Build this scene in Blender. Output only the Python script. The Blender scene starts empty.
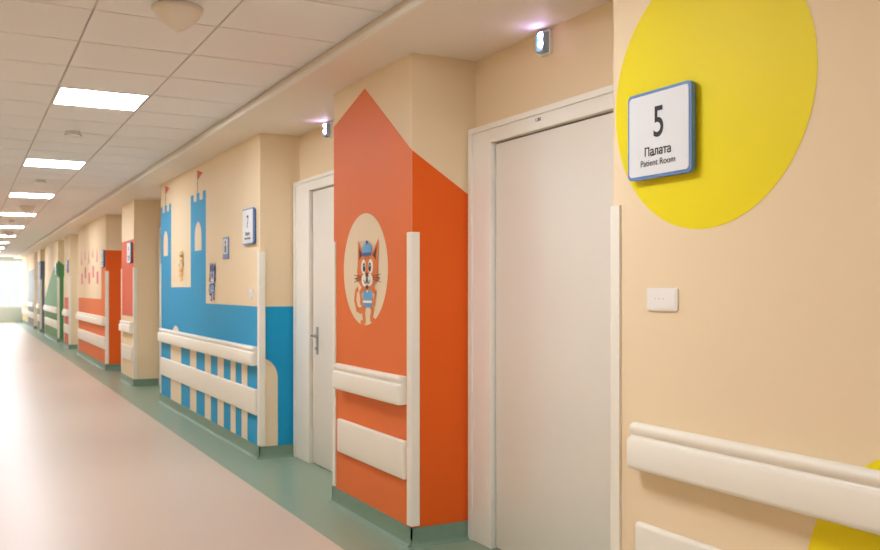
import bpy, bmesh, math
from mathutils import Vector, Matrix

scene = bpy.context.scene
COL = scene.collection

# ---------------------------------------------------------------- materials
def lin(c):
    c = c / 255.0
    return c / 12.92 if c <= 0.04045 else ((c + 0.055) / 1.055) ** 2.4

def mat(name, rgb, rough=0.6, var=0.04, scale=6.0, bump=0.0, bscale=200.0, metallic=0.0, coat=0.0, spec=0.5):
    m = bpy.data.materials.new(name)
    m.use_nodes = True
    nt = m.node_tree
    b = nt.nodes["Principled BSDF"]
    tc = nt.nodes.new("ShaderNodeTexCoord")
    nz = nt.nodes.new("ShaderNodeTexNoise")
    nz.inputs["Scale"].default_value = scale
    nz.inputs["Detail"].default_value = 3
    nt.links.new(tc.outputs["Object"], nz.inputs["Vector"])
    ramp = nt.nodes.new("ShaderNodeValToRGB")
    c = [lin(v) for v in rgb]
    ramp.color_ramp.elements[0].position = 0.3
    ramp.color_ramp.elements[1].position = 0.7
    ramp.color_ramp.elements[0].color = [v * (1 - var) for v in c] + [1]
    ramp.color_ramp.elements[1].color = [min(1, v * (1 + var)) for v in c] + [1]
    nt.links.new(nz.outputs["Fac"], ramp.inputs["Fac"])
    nt.links.new(ramp.outputs["Color"], b.inputs["Base Color"])
    b.inputs["Roughness"].default_value = rough
    b.inputs["Metallic"].default_value = metallic
    b.inputs["Coat Weight"].default_value = coat
    b.inputs["Specular IOR Level"].default_value = spec
    if bump > 0:
        n2 = nt.nodes.new("ShaderNodeTexNoise")
        n2.inputs["Scale"].default_value = bscale
        n2.inputs["Detail"].default_value = 2
        nt.links.new(tc.outputs["Object"], n2.inputs["Vector"])
        bp = nt.nodes.new("ShaderNodeBump")
        bp.inputs["Strength"].default_value = bump
        bp.inputs["Distance"].default_value = 0.002
        nt.links.new(n2.outputs["Fac"], bp.inputs["Height"])
        nt.links.new(bp.outputs["Normal"], b.inputs["Normal"])
    return m

def emis(name, rgb, strength):
    m = bpy.data.materials.new(name)
    m.use_nodes = True
    b = m.node_tree.nodes["Principled BSDF"]
    b.inputs["Base Color"].default_value = [lin(v) for v in rgb] + [1]
    b.inputs["Emission Color"].default_value = [lin(v) for v in rgb] + [1]
    b.inputs["Emission Strength"].default_value = strength
    return m

CREAM = mat("cream_paint", (239, 217, 181), 0.6, 0.006, 2.0, spec=0.25)
CREAM2 = mat("cream_mural_paint", (240, 220, 188), 0.6, 0.01, 2.0, spec=0.25)
ENDW = mat("end_wall_paint", (196, 206, 198), 0.6, 0.01, 2.0, spec=0.25)
SOFFIT = mat("soffit_paint", (240, 229, 214), 0.6, 0.008, 2.0, spec=0.25)
TILE = mat("ceiling_tile", (243, 241, 240), 0.9, 0.01, 60.0, spec=0.2)
GRID = mat("ceiling_grid", (196, 192, 188), 0.7, 0.02)  # grey carries the shadow lines of the gaps between tiles
PINK = mat("floor_vinyl_beige", (208, 187, 168), 0.34, 0.03, 90.0)
GREEN = mat("floor_vinyl_green", (136, 158, 136), 0.32, 0.05, 90.0)
SKIRT = mat("skirting_green", (118, 146, 126), 0.45, 0.04, 60.0)
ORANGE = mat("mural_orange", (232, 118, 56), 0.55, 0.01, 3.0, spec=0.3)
ORANGE_D_SHADED = mat("mural_deep_orange_shaded", (234, 98, 20), 0.55, 0.01, 3.0, spec=0.3)  # deeper orange for return faces; part own colour, part their shade painted in
BLUE = mat("mural_blue", (14, 156, 208), 0.55, 0.01, 3.0, spec=0.3)
YELLOW = mat("mural_yellow", (240, 220, 12), 0.55, 0.008, 3.0, spec=0.3)
MRED = mat("mural_red", (214, 84, 48), 0.5, 0.03)
MPINK = mat("mural_pink", (216, 96, 110), 0.5, 0.03)
MGREEN = mat("mural_green", (76, 140, 78), 0.5, 0.03)
MSLATE = mat("mural_slate", (112, 116, 124), 0.5, 0.03)
RAILW = mat("rail_plastic", (240, 234, 220), 0.4, 0.008, 3.0)
DOORW = mat("door_laminate", (235, 229, 218), 0.42, 0.008, 2.0)
FRAMEW = mat("door_frame_white", (243, 239, 229), 0.4, 0.008, 2.0)
GASK = mat("door_gasket", (150, 146, 140), 0.6, 0.02)
STEEL = mat("brushed_steel", (170, 170, 170), 0.3, 0.03, 20, metallic=0.9)
SIGNW = mat("sign_face", (228, 230, 232), 0.4, 0.01)
SIGNB = mat("sign_frame_blue", (100, 136, 192), 0.4, 0.02)
SIGNBD = mat("sign_back_dark", (64, 78, 120), 0.5, 0.02)
BLACK = mat("print_black", (30, 30, 34), 0.5, 0.02)
GREY = mat("print_grey", (70, 70, 78), 0.5, 0.02)
PLW = mat("white_plastic", (242, 238, 232), 0.35, 0.01)
DOMEM = mat("dome_plastic", (226, 214, 196), 0.4, 0.02)
CATO = mat("cat_orange", (228, 124, 50), 0.5, 0.02)
CATY = mat("cat_yellow", (236, 190, 60), 0.5, 0.02)
CATB = mat("cat_navy", (52, 88, 160), 0.5, 0.02)
CATLB = mat("cat_light_blue", (104, 170, 218), 0.5, 0.02)
CATW = mat("cat_white", (244, 240, 232), 0.5, 0.01)
CATD = mat("cat_dark", (70, 40, 30), 0.5, 0.02)
WFR = mat("window_frame", (225, 228, 228), 0.4, 0.01)
LAMP = emis("lamp_diffuser", (238, 244, 255), 40.0)
LEDV = emis("led_violet", (212, 186, 255), 36.0)
LEDG = mat("lamp_lens_teal", (150, 176, 186), 0.25, 0.02)
LEDT = emis("led_teal", (110, 180, 190), 0.6)

# ---------------------------------------------------------------- mesh helpers
class Mesh:
    def __init__(self, name):
        self.name = name
        self.bm = bmesh.new()
        self.mats = []
    def mi(self, m):
        if m not in self.mats:
            self.mats.append(m)
        return self.mats.index(m)
    def face(self, pts, m, smooth=False):
        vs = [self.bm.verts.new(p) for p in pts]
        f = self.bm.faces.new(vs)
        f.material_index = self.mi(m)
        f.smooth = smooth
        return f
    def box(self, x0, x1, y0, y1, z0, z1, m, bevel=0.0):
        vs = [self.bm.verts.new((x, y, z)) for x in (x0, x1) for y in (y0, y1) for z in (z0, z1)]
        idx = [(0, 1, 3, 2), (4, 6, 7, 5), (0, 4, 5, 1), (2, 3, 7, 6), (0, 2, 6, 4), (1, 5, 7, 3)]
        fs = []
        for i in idx:
            f = self.bm.faces.new([vs[j] for j in i])
            f.material_index = self.mi(m)
            fs.append(f)
        if bevel > 0:
            es = list({e for f in fs for e in f.edges})
            r = bmesh.ops.bevel(self.bm, geom=es, offset=bevel, segments=2, profile=0.6, affect='EDGES')
            for f in r['faces']:
                f.material_index = self.mi(m)
        return fs
    def prism(self, pts0, pts1, m, m_cap=None, smooth=False):
        a = [self.bm.verts.new(p) for p in pts0]
        b = [self.bm.verts.new(p) for p in pts1]
        n = len(a)
        for i in range(n):
            f = self.bm.faces.new([a[i], a[(i + 1) % n], b[(i + 1) % n], b[i]])
            f.material_index = self.mi(m)
            f.smooth = smooth
        for ring in (a, b):
            f = self.bm.faces.new(ring)
            f.material_index = self.mi(m_cap or m)
    def loft(self, rings, m, smooth=True):
        rs = [[self.bm.verts.new(p) for p in r] for r in rings]
        n = len(rs[0])
        for k in range(len(rs) - 1):
            for i in range(n):
                f = self.bm.faces.new([rs[k][i], rs[k][(i + 1) % n], rs[k + 1][(i + 1) % n], rs[k + 1][i]])
                f.material_index = self.mi(m)
                f.smooth = smooth
        for r in (rs[0], rs[-1]):
            f = self.bm.faces.new(r)
            f.material_index = self.mi(m)
    def done(self, parent=None, origin=None, sharp=35):
        bmesh.ops.recalc_face_normals(self.bm, faces=self.bm.faces[:])
        me = bpy.data.meshes.new(self.name)
        if origin is not None:
            bmesh.ops.translate(self.bm, verts=self.bm.verts[:], vec=-Vector(origin))
        self.bm.to_mesh(me)
        self.bm.free()
        for m in self.mats:
            me.materials.append(m)
        try:
            me.set_sharp_from_angle(angle=math.radians(sharp))
        except Exception:
            pass
        o = bpy.data.objects.new(self.name, me)
        if origin is not None:
            o.location = origin
        COL.objects.link(o)
        return o

def cyl_rings(c, axis, prof, n=24):
    ax = Vector(axis).normalized()
    t = Vector((0, 0, 1)) if abs(ax.z) < 0.9 else Vector((1, 0, 0))
    u = ax.cross(t).normalized()
    v = ax.cross(u).normalized()
    c = Vector(c)
    return [[c + ax * d + (u * math.cos(2 * math.pi * i / n) + v * math.sin(2 * math.pi * i / n)) * r for i in range(n)] for r, d in prof]

class Plane:
    """flat paint shapes on a wall face; a = to the right, b = up"""
    def __init__(self, origin, right, out):
        self.o = Vector(origin); self.r = Vector(right); self.n = Vector(out)
    def p(self, a, b, d=0.0):
        return self.o + self.r * a + Vector((0, 0, 1)) * b + self.n * d

def flat(M, P, poly, m, layer=0):
    M.face([P.p(a, b, 0.0012 + 0.0009 * layer) for a, b in poly], m)

def ell(cx, cy, rx, ry, n=40, a0=0, a1=360):
    full = abs(a1 - a0) >= 360
    k = n if full else n + 1
    return [(cx + rx * math.cos(math.radians(a0 + (a1 - a0) * i / n)), cy + ry * math.sin(math.radians(a0 + (a1 - a0) * i / n))) for i in range(k)]

def rrect(cx, cy, w, h, r, n=5):
    pts = []
    for sx, sy, s in ((1, 1, 0), (-1, 1, 90), (-1, -1, 180), (1, -1, 270)):
        for i in range(n + 1):
            t = math.radians(s + 90 * i / n)
            pts.append((cx + sx * (w / 2 - r) + r * math.cos(t), cy + sy * (h / 2 - r) + r * math.sin(t)))
    return pts

def stroke(M, P, pts, w0, w1, m, layer):
    n = len(pts)
    L, R = [], []
    for i, (x, y) in enumerate(pts):
        x0, y0 = pts[max(i - 1, 0)]; x1, y1 = pts[min(i + 1, n - 1)]
        dx, dy = x1 - x0, y1 - y0
        l = math.hypot(dx, dy) or 1
        w = (w0 + (w1 - w0) * i / (n - 1)) / 2
        L.append((x - dy / l * w, y + dx / l * w)); R.append((x + dy / l * w, y - dx / l * w))
    for i in range(n - 1):
        flat(M, P, [L[i], L[i + 1], R[i + 1], R[i]], m, layer)

XF = 2.15      # corridor-side face of the wall blocks
HS = 2.686     # soffit height
HC = 2.75      # tiled ceiling height
FRONT = Plane((XF, 0, 0), (0, -1, 0), (-1, 0, 0))   # a = -y

blocks = [(-4.0, 2.68), (4.40, 5.57), (7.25, 11.5), (13.5, 14.65), (16.4, 20.7), (22.6, 23.8), (25.5, 29.8), (31.7, 32.9), (34.6, 42.0)]
depths = [2.55, 2.49, 2.55, 2.52, 2.54, 2.52, 2.54, 2.52]

# ---------------------------------------------------------------- room shell
for y0, y1 in blocks:
    M = Mesh("wall_right")
    M.box(XF, 3.0, y0, y1, 0, HS, CREAM)
    M.done()
for i, d in enumerate(depths):
    M = Mesh("wall_right_alcove")
    M.box(d, 3.0, blocks[i][1], blocks[i + 1][0], 0, HS, CREAM)
    M.done()
M = Mesh("wall_left"); M.box(-0.75, -0.6, -4, 42, 0, 2.95, CREAM); M.done()
M = Mesh("wall_back"); M.box(-0.75, 3.0, -4.15, -4.0, 0, 2.95, CREAM); M.done()
M = Mesh("wall_end")
M.box(-0.75, 3.0, 42, 42.2, 0, 0.62, ENDW)
M.box(-0.75, 3.0, 42, 42.2, 2.62, 2.95, ENDW)
M.box(-0.75, -0.5, 42, 42.2, 0.62, 2.62, ENDW)
M.box(2.7, 3.0, 42, 42.2, 0.62, 2.62, ENDW)
M.done()
M = Mesh("window_1")
for x in (-0.5, 0.55, 1.6, 2.64):
    M.box(x, x + 0.06, 42.05, 42.12, 0.62, 2.62, WFR)
for z in (0.62, 1.9, 2.56):
    M.box(-0.5, 2.7, 42.06, 42.11, z, z + 0.06, WFR)
M.done()

M = Mesh("floor")
M.box(-0.75, 1.80, -4.15, 42.2, -0.1, 0, PINK)
M.box(1.80, 3.0, -4.15, 42.2, -0.1, 0, GREEN)
M.done()

M = Mesh("baseboard_right")
def skirt_front(y0, y1, x):
    prof = [(0, 0), (0.04, 0), (0.018, 0.012), (0.01, 0.035), (0.01, 0.1), (0, 0.1)]
    M.prism([(x - d, y0, z) for d, z in prof], [(x - d, y1, z) for d, z in prof], SKIRT)
def skirt_side(x0, x1, y, s):
    prof = [(0, 0), (0.04, 0), (0.018, 0.012), (0.01, 0.035), (0.01, 0.1), (0, 0.1)]
    M.prism([(x0, y + s * d, z) for d, z in prof], [(x1, y + s * d, z) for d, z in prof], SKIRT)
for i, (y0, y1) in enumerate(blocks):
    skirt_front(y0 - (0.01 if i else 0), y1 + 0.01, XF)
    if i > 0:
        skirt_side(XF - 0.01, depths[i - 1], y0, -1)
    if i < len(depths):
        skirt_side(XF - 0.01, depths[i], y1, 1)
M.done()

# ceiling : soffit + suspended tiles
M = Mesh("ceiling")
M.box(1.82, 3.0, -4.0, 42.0, HS, 2.95, SOFFIT)
M.box(-0.6, 1.82, -4.0, 42.0, HC + 0.008, 2.95, GRID)
PY = 0.62
k0 = int((-4 - 6.49) / PY)
xl = [(-0.6, -0.05), (-0.05, 0.55), (0.55, 1.15), (1.15, 1.82)]
lamp_rows = set(range(-12, 60, 6))
k = k0
while 6.49 + PY * (k + 1) < 42:
    ya = 6.49 + PY * k
    for j, (xa, xb) in enumerate(xl):
        if j == 2 and k in lamp_rows:
            continue
        M.box(xa + 0.006, xb - 0.006, ya + 0.006, ya + PY - 0.006, HC, HC + 0.008, TILE)
    k += 1
M.done()
M = Mesh("trim_1")   # edge angle between tiles and soffit
M.box(1.80, 1.82, -4.0, 42.0, HS - 0.004, HS + 0.02, FRAMEW)
M.done()

for k in sorted(lamp_rows):
    ya = 6.49 + PY * k
    if ya < -3.9 or ya > 41:
        continue
    M = Mesh("ceiling_light_panel")
    x0, x1, y0, y1 = 0.558, 1.142, ya + 0.01, ya + PY - 0.01
    t = 0.012
    M.box(x0, x1, y0, y0 + t, HC - 0.004, HC + 0.008, FRAMEW)
    M.box(x0, x1, y1 - t, y1, HC - 0.004, HC + 0.008, FRAMEW)
    M.box(x0, x0 + t, y0 + t, y1 - t, HC - 0.004, HC + 0.008, FRAMEW)
    M.box(x1 - t, x1, y0 + t, y1 - t, HC - 0.004, HC + 0.008, FRAMEW)
    M.box(x0 + t, x1 - t, y0 + t, y1 - t, HC, HC + 0.008, LAMP)
    M.done(origin=(0.85, ya + PY / 2, HC))

# ---------------------------------------------------------------- murals
M = Mesh("house_mural")
flat(M, FRONT, [(-5.57, .1), (-4.40, .1), (-4.40, 2.156), (-5.05, 2.62), (-5.57, 2.467)], ORANGE, 0)
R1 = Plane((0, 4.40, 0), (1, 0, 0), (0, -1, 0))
flat(M, R1, [(2.15, .1), (2.55, .1), (2.55, 1.90), (2.15, 2.156)], ORANGE_D_SHADED, 0)  # return side: redder orange with some of its shade in the colour
flat(M, FRONT, ell(-5.05, 1.52, .34, .34, 64), CREAM2, 1)
M.done()

def cat(name, y, z, s, fur, shirt, hat, base=2):
    M = Mesh(name)
    P = Plane((XF, y, z), (0, -1, 0), (-1, 0, 0))
    def F(poly, m, l):
        flat(M, P, [(a * s, b * s) for a, b in poly], m, base + l)
    def S(pts, w0, w1, m, l):
        stroke(M, P, [(a * s, b * s) for a, b in pts], w0 * s, w1 * s, m, base + l)
    # tail
    S([(-.05, -.22), (-.12, -.26), (-.18, -.25), (-.215, -.19), (-.2, -.13), (-.16, -.11)], .045, .035, fur, 0)
    # legs, feet
    S([(-.045, -.2), (-.07, -.27), (-.055, -.33)], .06, .045, fur, 1)
    S([(.045, -.2), (.08, -.25), (.06, -.31)], .06, .045, fur, 1)
    F(ell(-.075, -.335, .045, .018, 16), fur, 2)
    F(ell(.085, -.315, .045, .018, 16), fur, 2)
    # torso
    F([(-.055, -.08), (-.08, -.15), (-.08, -.21), (-.05, -.235), (.05, -.235), (.08, -.21), (.08, -.15), (.055, -.08)], shirt, 2)
    F([(-.08, -.205), (.08, -.205), (.079, -.19), (-.079, -.19)], CATW, 3)
    # arms
    S([(-.06, -.1), (-.12, -.14), (-.1, -.19)], .045, .035, fur, 3)
    S([(.06, -.1), (.13, -.14), (.1, -.19)], .045, .035, fur, 3)
    F(ell(.1, -.2, .024, .024, 14), fur, 4)
    F(ell(-.1, -.2, .024, .024, 14), fur, 4)
    # collar
    F([(-.065, -.075), (0, -.14), (.065, -.075)], CATW, 4)
    F([(-.03, -.085), (0, -.125), (.03, -.085)], CATB, 5)
    # ears
    F([(-.165, .02), (-.16, .21), (-.03, .1)], fur, 3)
    F([(.165, .02), (.18, .21), (.04, .1)], fur, 3)
    F([(-.135, .07), (-.14, .165), (-.07, .105)], CATD, 4)
    F([(.135, .07), (.155, .165), (.08, .105)], CATD, 4)
    # head with cheeks
    F([(a, b) for a, b in ell(0, 0, .17, .122, 36)], fur, 5)
    F([(-.15, -.02), (-.205, -.05), (-.14, -.07)], fur, 5)
    F([(.15, -.02), (.205, -.05), (.14, -.07)], fur, 5)
    for i in (-.035, 0, .035):
        S([(i, .119), (i * .8, .082)], .014, .004, CATD, 6)
    # muzzle
    F(ell(-.037, -.055, .054, .042, 20), CATW, 6)
    F(ell(.037, -.055, .054, .042, 20), CATW, 6)
    F(ell(0, -.022, .024, .016, 14), CATD, 7)
    S([(-.055, -.055), (-.03, -.077), (0, -.065), (.03, -.077), (.055, -.055)], .008, .008, CATD, 7)
    # eyes
    for e in (-.058, .058):
        F(ell(e, .033, .04, .048, 22), CATW, 6)
        F(ell(e * .8, .028, .022, .03, 18), BLACK, 7)
        F(ell(e * .8 + .006, .038, .006, .008, 10), CATW, 8)
    # whiskers
    for sgn in (-1, 1):
        for b in (-.02, -.045, -.07):
            S([(sgn * .1, -.04 + (b + .045) * .4), (sgn * .22, b)], .006, .003, CATD, 7)
    # cap
    F([(-.065, .11), (-.08, .16), (-.04, .185), (.04, .185), (.08, .16), (.065, .11)], hat, 7)
    F([(-.068, .102), (.068, .102), (.066, .125), (-.066, .125)], CATB, 8)
    F(ell(0, .19, .02, .014, 12), CATB, 8)
    return M.done()

cat("cat_mural", 5.0, 1.505, .92, CATO, CATLB, CATLB)

# castle
M = Mesh("castle_mural")
def fy(poly, m, l):
    flat(M, FRONT, [(-yy, zz) for yy, zz in poly], m, l)
def merlons(y0, y1, z, h, n):
    w = (y1 - y0) / (2 * n - 1)
    for i in range(n):
        fy([(y0 + 2 * i * w, z), (y0 + (2 * i + 1) * w, z), (y0 + (2 * i + 1) * w, z + h), (y0 + 2 * i * w, z + h)], BLUE, 0)
fy([(7.25, .1), (11.5, .1), (11.5, 1.255), (7.25, 1.255)], BLUE, 0)
fy([(9.13, 1.255), (9.82, 1.255), (9.82, 2.32), (9.13, 2.32)], BLUE, 0)
merlons(9.13, 9.82, 2.32, .08, 3)
fy([(10.86, 1.255), (11.5, 1.255), (11.5, 2.33), (10.86, 2.33)], BLUE, 0)
merlons(10.86, 11.5, 2.33, .08, 3)
fy([(9.82, 1.255), (10.86, 1.255), (10.86, 1.42), (9.82, 1.42)], BLUE, 0)
def archw(yc, w, z0, z1, m, l):
    pts = [(yc - w / 2, z0), (yc + w / 2, z0)] + [(yc + w / 2 * math.cos(math.radians(t)), z1 - w / 2 + w / 2 * math.sin(math.radians(t))) for t in range(0, 181, 15)]
    fy(pts, m, l)
archw(9.47, .3, 1.80, 2.10, CREAM2, 1)
archw(11.18, .26, 1.80, 2.10, CREAM2, 1)
# flags
for yc, zt in ((9.5, 2.40), (11.2, 2.41)):
    fy([(yc - .012, zt - .01), (yc + .012, zt - .01), (yc + .012, zt + .24), (yc - .012, zt + .24)], CATD, 1)
    fy([(yc, zt + .13), (yc, zt + .24), (yc - .24, zt + .19)], MRED, 2)
# columns of the arcade
for a, b, zt in ((10.30, 10.88, .98), (9.55, 9.85, .9), (8.92, 9.17, .9), (8.42, 8.65, .9), (8.0, 8.17, .9), (7.62, 7.80, .9)):
    archw((a + b) / 2, b - a, .1, zt, CREAM2, 1)
R2 = Plane((0, 7.25, 0), (1, 0, 0), (0, -1, 0))
flat(M, R2, [(2.15, .1), (2.49, .1), (2.49, 1.255), (2.15, 1.255)], BLUE, 0)
flat(M, R2, [(2.15, .1), (2.30, .1)] + [(2.15 + .15 * math.cos(math.radians(t)), .66 + .17 * math.sin(math.radians(t))) for t in range(0, 91, 10)], CREAM2, 1)
M.done()
cat("cat_mural", 10.27, 1.70, .62, CATY, CATO, CATY)
cat("cat_mural", 8.84, 1.52, .68, CATB, CATLB, CATB)

M = Mesh("circle_mural")
flat(M, FRONT, ell(-2.216, 2.048, .45, .45, 96), YELLOW, 0)
M.done()
M = Mesh("circle_mural")
flat(M, FRONT, ell(-1.36, .55, .45, .45, 96), YELLOW, 0)
M.done()

# distant murals
M = Mesh("red_panel_mural")
fy([(13.5, 1.0), (14.65, 1.0), (14.65, 2.12), (13.5, 2.12)], MRED, 0)
M.done()
M = Mesh("tower_mural")
fy([(16.4, .1), (20.7, .1), (20.7, 1.22), (16.4, 1.22)], ORANGE, 0)
fy([(16.4, 1.22), (17.0, 1.22), (17.0, 2.07), (16.4, 2.07)], ORANGE, 0)
for i in range(5):
    yy = 17.4 + i * .62
    fy([(yy, 1.5 + .12 * (i % 2)), (yy + .26, 1.5 + .12 * (i % 2)), (yy + .26, 1.72 + .12 * (i % 2)), (yy, 1.72 + .12 * (i % 2))], MPINK, 0)
    fy([(yy + .1, 1.9 + .1 * (i % 2)), (yy + .3, 1.9 + .1 * (i % 2)), (yy + .2, 2.2)], MPINK, 0)
R3 = Plane((0, 16.4, 0), (1, 0, 0), (0, -1, 0))
flat(M, R3, [(2.15, .1), (2.52, .1), (2.52, 2.07), (2.15, 2.07)], ORANGE_D_SHADED, 0)
M.done()
M = Mesh("hill_mural")
fy([(25.5, .1), (29.8, .1), (29.8, 1.1), (28.5, 1.5), (27, 1.9), (25.5, 2.15)], MGREEN, 0)
R4 = Plane((0, 25.5, 0), (1, 0, 0), (0, -1, 0))
flat(M, R4, [(2.15, .1), (2.52, .1), (2.52, 1.85), (2.15, 2.15)], MGREEN, 0)
M.done()
M = Mesh("red_panel_mural")
fy([(22.6, .1), (23.8, .1), (23.8, 1.2), (22.6, 1.2)], MRED, 0)
M.done()
M = Mesh("slate_panel_mural")
fy([(31.7, .1), (32.9, .1), (32.9, 2.3), (31.7, 2.3)], MSLATE, 0)
R5 = Plane((0, 31.7, 0), (1, 0, 0), (0, -1, 0))
flat(M, R5, [(2.15, .1), (2.54, .1), (2.54, 2.3), (2.15, 2.3)], MSLATE, 0)
M.done()
M = Mesh("slate_panel_mural")
fy([(34.6, .1), (38, .1), (38, 2.1), (34.6, 2.1)], MSLATE, 0)
M.done()

# ---------------------------------------------------------------- rails, guards
RP = [(0.0, .766), (.036, .762), (.054, .763), (.060, .770), (.061, .780), (.060, .862), (.055, .870), (.041, .874), (.037, .880),
      (.041, .886), (.046, .891), (.049, .902), (.046, .913), (.036, .920), (.018, .923), (0, .918)]
BP = [(0.0, .352), (.018, .352), (.023, .356), (.025, .364), (.025, .552), (.023, .560), (.018, .564), (0, .564)]
def rail(name, prof, y0, y1, r):
    M = Mesh(name)
    zc = sum(z for _, z in prof) / len(prof)
    secs = [(y0 + t * r, s) for t, s in ((0, .6), (.12, .78), (.35, .92), (.65, .98), (1, 1))]
    secs += [(y1 - (t * r), s) for t, s in ((1, 1), (.65, .98), (.35, .92), (.12, .78), (0, .6))]
    rings = []
    for yy, s in secs:
        q = .97 + .03 * s
        rings.append([(XF - .0025 - d * s, yy, zc + (z - zc) * q) for d, z in prof])
    M.loft(rings, RAILW)
    M.done(origin=(XF, (y0 + y1) / 2, zc), sharp=40)
for i, (y0, y1) in enumerate(blocks):
    a = y0 + .06; b = y1 - .11
    if i == 0:
        a, b = .1, 2.54
    rail("handrail", RP, a, b, .02)
    rail("wall_bumper_rail", BP, a, b - .01, .01)

def guard(yc, s):
    """L-shaped corner protector; s=+1 block lies towards +y"""
    M = Mesh("corner_guard")
    t = .010
    fp = [(XF - t, yc + s * .045), (XF, yc + s * .045), (XF, yc), (XF + .042, yc), (XF + .042, yc - s * t),
          (XF - .002, yc - s * t), (XF - .008, yc - s * (t - .002)), (XF - t, yc - s * .003)]
    M.prism([(x, y, .11) for x, y in fp], [(x, y, 1.71) for x, y in fp], RAILW)
    M.done(origin=(XF, yc, .11))
for i, (y0, y1) in enumerate(blocks):
    if i > 0: guard(y0, 1)
    if i < len(depths): guard(y1, -1)

# ---------------------------------------------------------------- doors
def door(n, x, f0, f1, l0, l1, hy, hdir, hinges=True):
    M = Mesh("door_%d" % n)
    p = .048
    ztop, zl = 2.29, 2.19
    b = .004
    M.box(x - p, x, l1, f1, 0, ztop, FRAMEW, b)
    M.box(x - p, x, f0, l0, 0, ztop, FRAMEW, b)
    M.box(x - p, x, l0, l1, zl, ztop, FRAMEW, b)
    # outer architrave step
    M.box(x - p - .012, x - p, f0, f1, ztop - .03, ztop, FRAMEW, .003)
    M.box(x - p - .012, x - p, f1 - .04, f1, 0, ztop - .03, FRAMEW, .003)
    M.box(x - p - .012, x - p, f0, f0 + .04, 0, ztop - .03, FRAMEW, .003)
    # gasket + leaf
    M.box(x - .008, x, l0, l1, .0, zl, GASK)
    M.box(x - .018, x - .0085, l0 + .008, l1 - .01, .008, zl - .01, DOORW, .002)
    # handle: rose plate, neck, lever, lock
    xs = x - .018
    M.box(xs - .008, xs, hy - .02, hy + .02, .88, 1.1, STEEL, .003)
    M.loft(cyl_rings((xs - .008, hy, 1.03), (-1, 0, 0), [(.011, 0), (.011, .045)], 14), STEEL)
    M.loft(cyl_rings((xs - .05, hy - hdir * .012, 1.03), (0, hdir, 0), [(.008, 0), (.011, .006), (.011, .1), (.009, .125), (.004, .13)], 14), STEEL)
    M.loft(cyl_rings((xs - .008, hy, .93), (-1, 0, 0), [(.013, 0), (.012, .012)], 14), STEEL)
    if hinges:
        he = l0 + .004 if hy > (l0 + l1) / 2 else l1 - .004
        for z in (.3, 1.1, 1.95):
            M.loft(cyl_rings((x - .026, he, z), (0, 0, 1), [(.007, 0), (.007, .1)], 10), STEEL)
    return M.done(origin=(x, (f0 + f1) / 2, 0))

door(1, 2.55, 2.70, 4.385, 2.80, 4.16, 2.84, 1, False)
door(2, 2.49, 5.59, 7.235, 5.80, 6.88, 6.76, -1)
for i in range(2, 8):
    a, b = blocks[i][1], blocks[i + 1][0]
    door(i + 1, depths[i], a + .02, b - .015, a + .22, b - .3, b - .38, -1)

# ---------------------------------------------------------------- text / signs
def text(body, P, a, b, size, m, parent, d, sx=1.0, bold=0.0):
    cu = bpy.data.curves.new("txt", 'FONT')
    cu.body = body; cu.size = size; cu.align_x = 'CENTER'; cu.align_y = 'CENTER'
    cu.extrude = 0.0004; cu.offset = bold
    tmp = bpy.data.objects.new("txt_tmp", cu)
    COL.objects.link(tmp)
    bpy.context.view_layer.update()
    me = bpy.data.meshes.new_from_object(tmp.evaluated_get(bpy.context.evaluated_depsgraph_get()))
    bpy.data.objects.remove(tmp)
    up = Vector((0, 0, 1))
    mt = Matrix((
        (P.r.x * sx, up.x, P.n.x, 0), (P.r.y * sx, up.y, P.n.y, 0), (P.r.z * sx, up.z, P.n.z, 0), (0, 0, 0, 1)))
    loc = P.p(a, b, d)
    me.transform(Matrix.Translation(loc - Vector(parent.location)) @ mt)
    me.materials.clear(); me.materials.append(m)
    o = bpy.data.objects.new("lettering", me)
    COL.objects.link(o)
    o.parent = parent
    return o

def room_sign(yc, zc, num, w=.322, h=.305):
    M = Mesh("room_sign")
    P = Plane((XF, yc, zc), (0, -1, 0), (-1, 0, 0))
    q = lambda poly, d: [P.p(a, b, d) for a, b in poly]
    M.prism(q(rrect(0, 0, w - .02, h - .02, .012), .002), q(rrect(0, 0, w - .02, h - .02, .012), .012), SIGNBD)
    M.prism(q(rrect(0, 0, w, h, .02), .012), q(rrect(0, 0, w, h, .02), .030), SIGNB)
    M.prism(q(rrect(0, 0, w - .022, h - .022, .014), .030), q(rrect(0, 0, w - .022, h - .022, .014), .0325), SIGNW)
    o = M.done(origin=(XF, yc, zc))
    text(num, P, 0.005, .034, .150, BLACK, o, .0335, .8, bold=.0015)
    text("Палата", P, 0.0, -.062, .042, BLACK, o, .0335, .95, bold=.0006)
    text("Patient Room", P, 0.0, -.100, .032, GREY, o, .0335, 1.0)
    return o
room_sign(2.40, 1.94, "5")
room_sign(7.51, 1.93, "7")
room_sign(13.78, 1.93, "9")
room_sign(16.68, 1.93, "11")
room_sign(22.9, 1.93, "13")
room_sign(25.8, 1.93, "15")

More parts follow.
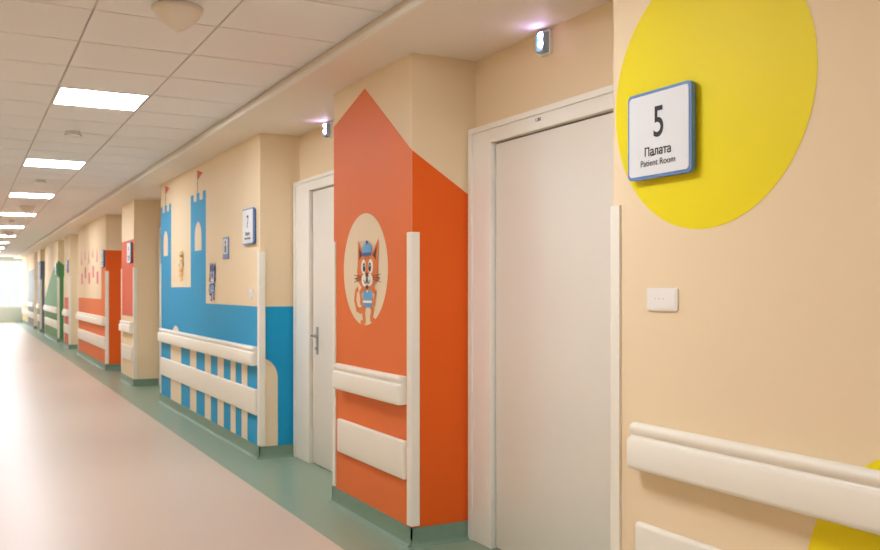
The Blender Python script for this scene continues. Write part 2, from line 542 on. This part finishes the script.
def small_plate(name, yc, zc, w, h, m):
    M = Mesh(name)
    P = Plane((XF, yc, zc), (0, -1, 0), (-1, 0, 0))
    q = lambda poly, d: [P.p(a, b, d) for a, b in poly]
    M.prism(q(rrect(0, 0, w, h, .008), 0), q(rrect(0, 0, w, h, .008), .007), m)
    M.prism(q(rrect(0, 0, w - .012, h - .012, .006), .007), q(rrect(0, 0, w - .012, h - .012, .006), .009), m)
    for kk in (-.03, -.01, .01):
        M.prism(q(ell(kk, .002, .0015, .0015, 8), .009), q(ell(kk, .002, .0015, .0015, 8), .0095), GREY)
    return M.done(origin=(XF, yc, zc))
small_plate("wall_socket_plate", 2.409, 1.364, .155, .078, PLW)
small_plate("wall_socket_plate", 7.5, 1.36, .12, .078, PLW)
# pictogram notice
M = Mesh("pictogram_sign")
P = Plane((XF, 8.33, 1.78), (0, -1, 0), (-1, 0, 0))
q = lambda poly, d: [P.p(a, b, d) for a, b in poly]
M.prism(q(rrect(0, 0, .2, .2, .01), 0), q(rrect(0, 0, .2, .2, .01), .008), SIGNB)
M.prism(q(rrect(0, .015, .15, .14, .01), .008), q(rrect(0, .015, .15, .14, .01), .010), SIGNW)
M.prism(q(ell(0, .055, .02, .02, 14), .010), q(ell(0, .055, .02, .02, 14), .011), BLACK)
M.prism(q([(-.03, -.04), (.03, -.04), (.02, .03), (-.02, .03)], .010), q([(-.03, -.04), (.03, -.04), (.02, .03), (-.02, .03)], .011), BLACK)
M.done(origin=(XF, 8.33, 1.78))

# nurse-call lamps above the doors
def call_lamp(x, yc, zc):
    M = Mesh("nurse_call_lamp")
    P = Plane((x, yc, zc), (0, -1, 0), (-1, 0, 0))
    q = lambda poly, d: [P.p(a, b, d) for a, b in poly]
    M.prism(q(rrect(0, 0, .09, .12, .01), 0), q(rrect(0, 0, .09, .12, .01), .018), PLW)
    M.prism(q(rrect(0, 0, .076, .106, .01), .018), q(rrect(0, 0, .066, .096, .01), .05), LEDG)
    M.prism(q(rrect(-.018, 0, .02, .08, .004), .05), q(rrect(-.018, 0, .02, .08, .004), .052), LEDT)
    for b in (.03, -.014):
        M.loft(cyl_rings(P.p(.014, b, .05), (-1, 0, 0), [(.016, 0), (.014, .008), (.007, .014)], 14), LEDV)
    return M.done(origin=(x, yc, zc))
call_lamp(2.55, 3.69, 2.615)
call_lamp(2.49, 6.52, 2.62)
for i in range(2, 8):
    call_lamp(depths[i], (blocks[i][1] + blocks[i + 1][0]) / 2, 2.6)
# door number label over door 1
M = Mesh("door_label")
P = Plane((2.502, 3.70, 2.235), (0, -1, 0), (-1, 0, 0))
M.prism([P.p(a, b, 0) for a, b in rrect(0, 0, .07, .022, .003)], [P.p(a, b, .002) for a, b in rrect(0, 0, .07, .022, .003)], PLW)
o = M.done(origin=(2.502, 3.70, 2.235))
text("1.205", P, 0, 0, .022, BLACK, o, .0025, bold=.0004)

# ceiling devices
def dome(x, y, r, h):
    M = Mesh("ceiling_speaker_dome")
    M.loft(cyl_rings((x, y, HC), (0, 0, -1), [(r * .9, 0), (r * 1.0, .006), (r * 1.0, .02), (r * .93, .024), (r * .86, h * .36), (r * .68, h * .56), (r * .44, h * .76), (r * .24, h * .9), (r * .11, h * .97), (r * .04, h)], 36), DOMEM)
    M.done(origin=(x, y, HC))
for y in (4.40, 16.1, 23.5, 30.9):
    dome(.90, y, .12, .12)
def smoke(x, y):
    M = Mesh("smoke_detector")
    M.loft(cyl_rings((x, y, HC), (0, 0, -1), [(.06, 0), (.062, .012), (.052, .016), (.052, .028), (.07, .03), (.074, .04), (.06, .052), (.03, .06), (.012, .062)], 28), PLW)
    M.done(origin=(x, y, HC))
for p in ((.82, 8.3), (.82, 12.1), (.82, 19.6)):
    smoke(*p)

# ---------------------------------------------------------------- light
w = bpy.data.worlds.new("daylight")
scene.world = w
w.use_nodes = True
bg = w.node_tree.nodes["Background"]
bg.inputs["Color"].default_value = (0.93, 0.98, 1.0, 1)
bg.inputs["Strength"].default_value = 1.05
ld = bpy.data.lights.new("window_daylight", 'AREA')
ld.shape = 'RECTANGLE'; ld.size = 3.1; ld.size_y = 1.9; ld.energy = 90; ld.color = (.82, .92, 1.0)
lo = bpy.data.objects.new("window_daylight", ld)
lo.location = (1.1, 42.35, 1.62)
lo.rotation_euler = (math.radians(-90), 0, 0)
COL.objects.link(lo)

# ---------------------------------------------------------------- camera
cd = bpy.data.cameras.new("camera")
cd.sensor_width = 36; cd.lens = 36 * 900 / 880
cd.shift_y = 14 / 880
cd.clip_start = .05; cd.clip_end = 200
cd.dof.use_dof = True; cd.dof.focus_distance = 4.0; cd.dof.aperture_fstop = 4.5
co = bpy.data.objects.new("camera", cd)
co.location = (0, 0, 1.4)
co.rotation_euler = (math.radians(90), 0, -math.atan(475 / 900))
COL.objects.link(co)
scene.camera = co
scene.view_settings.view_transform = 'Standard'
scene.view_settings.exposure = 0.0
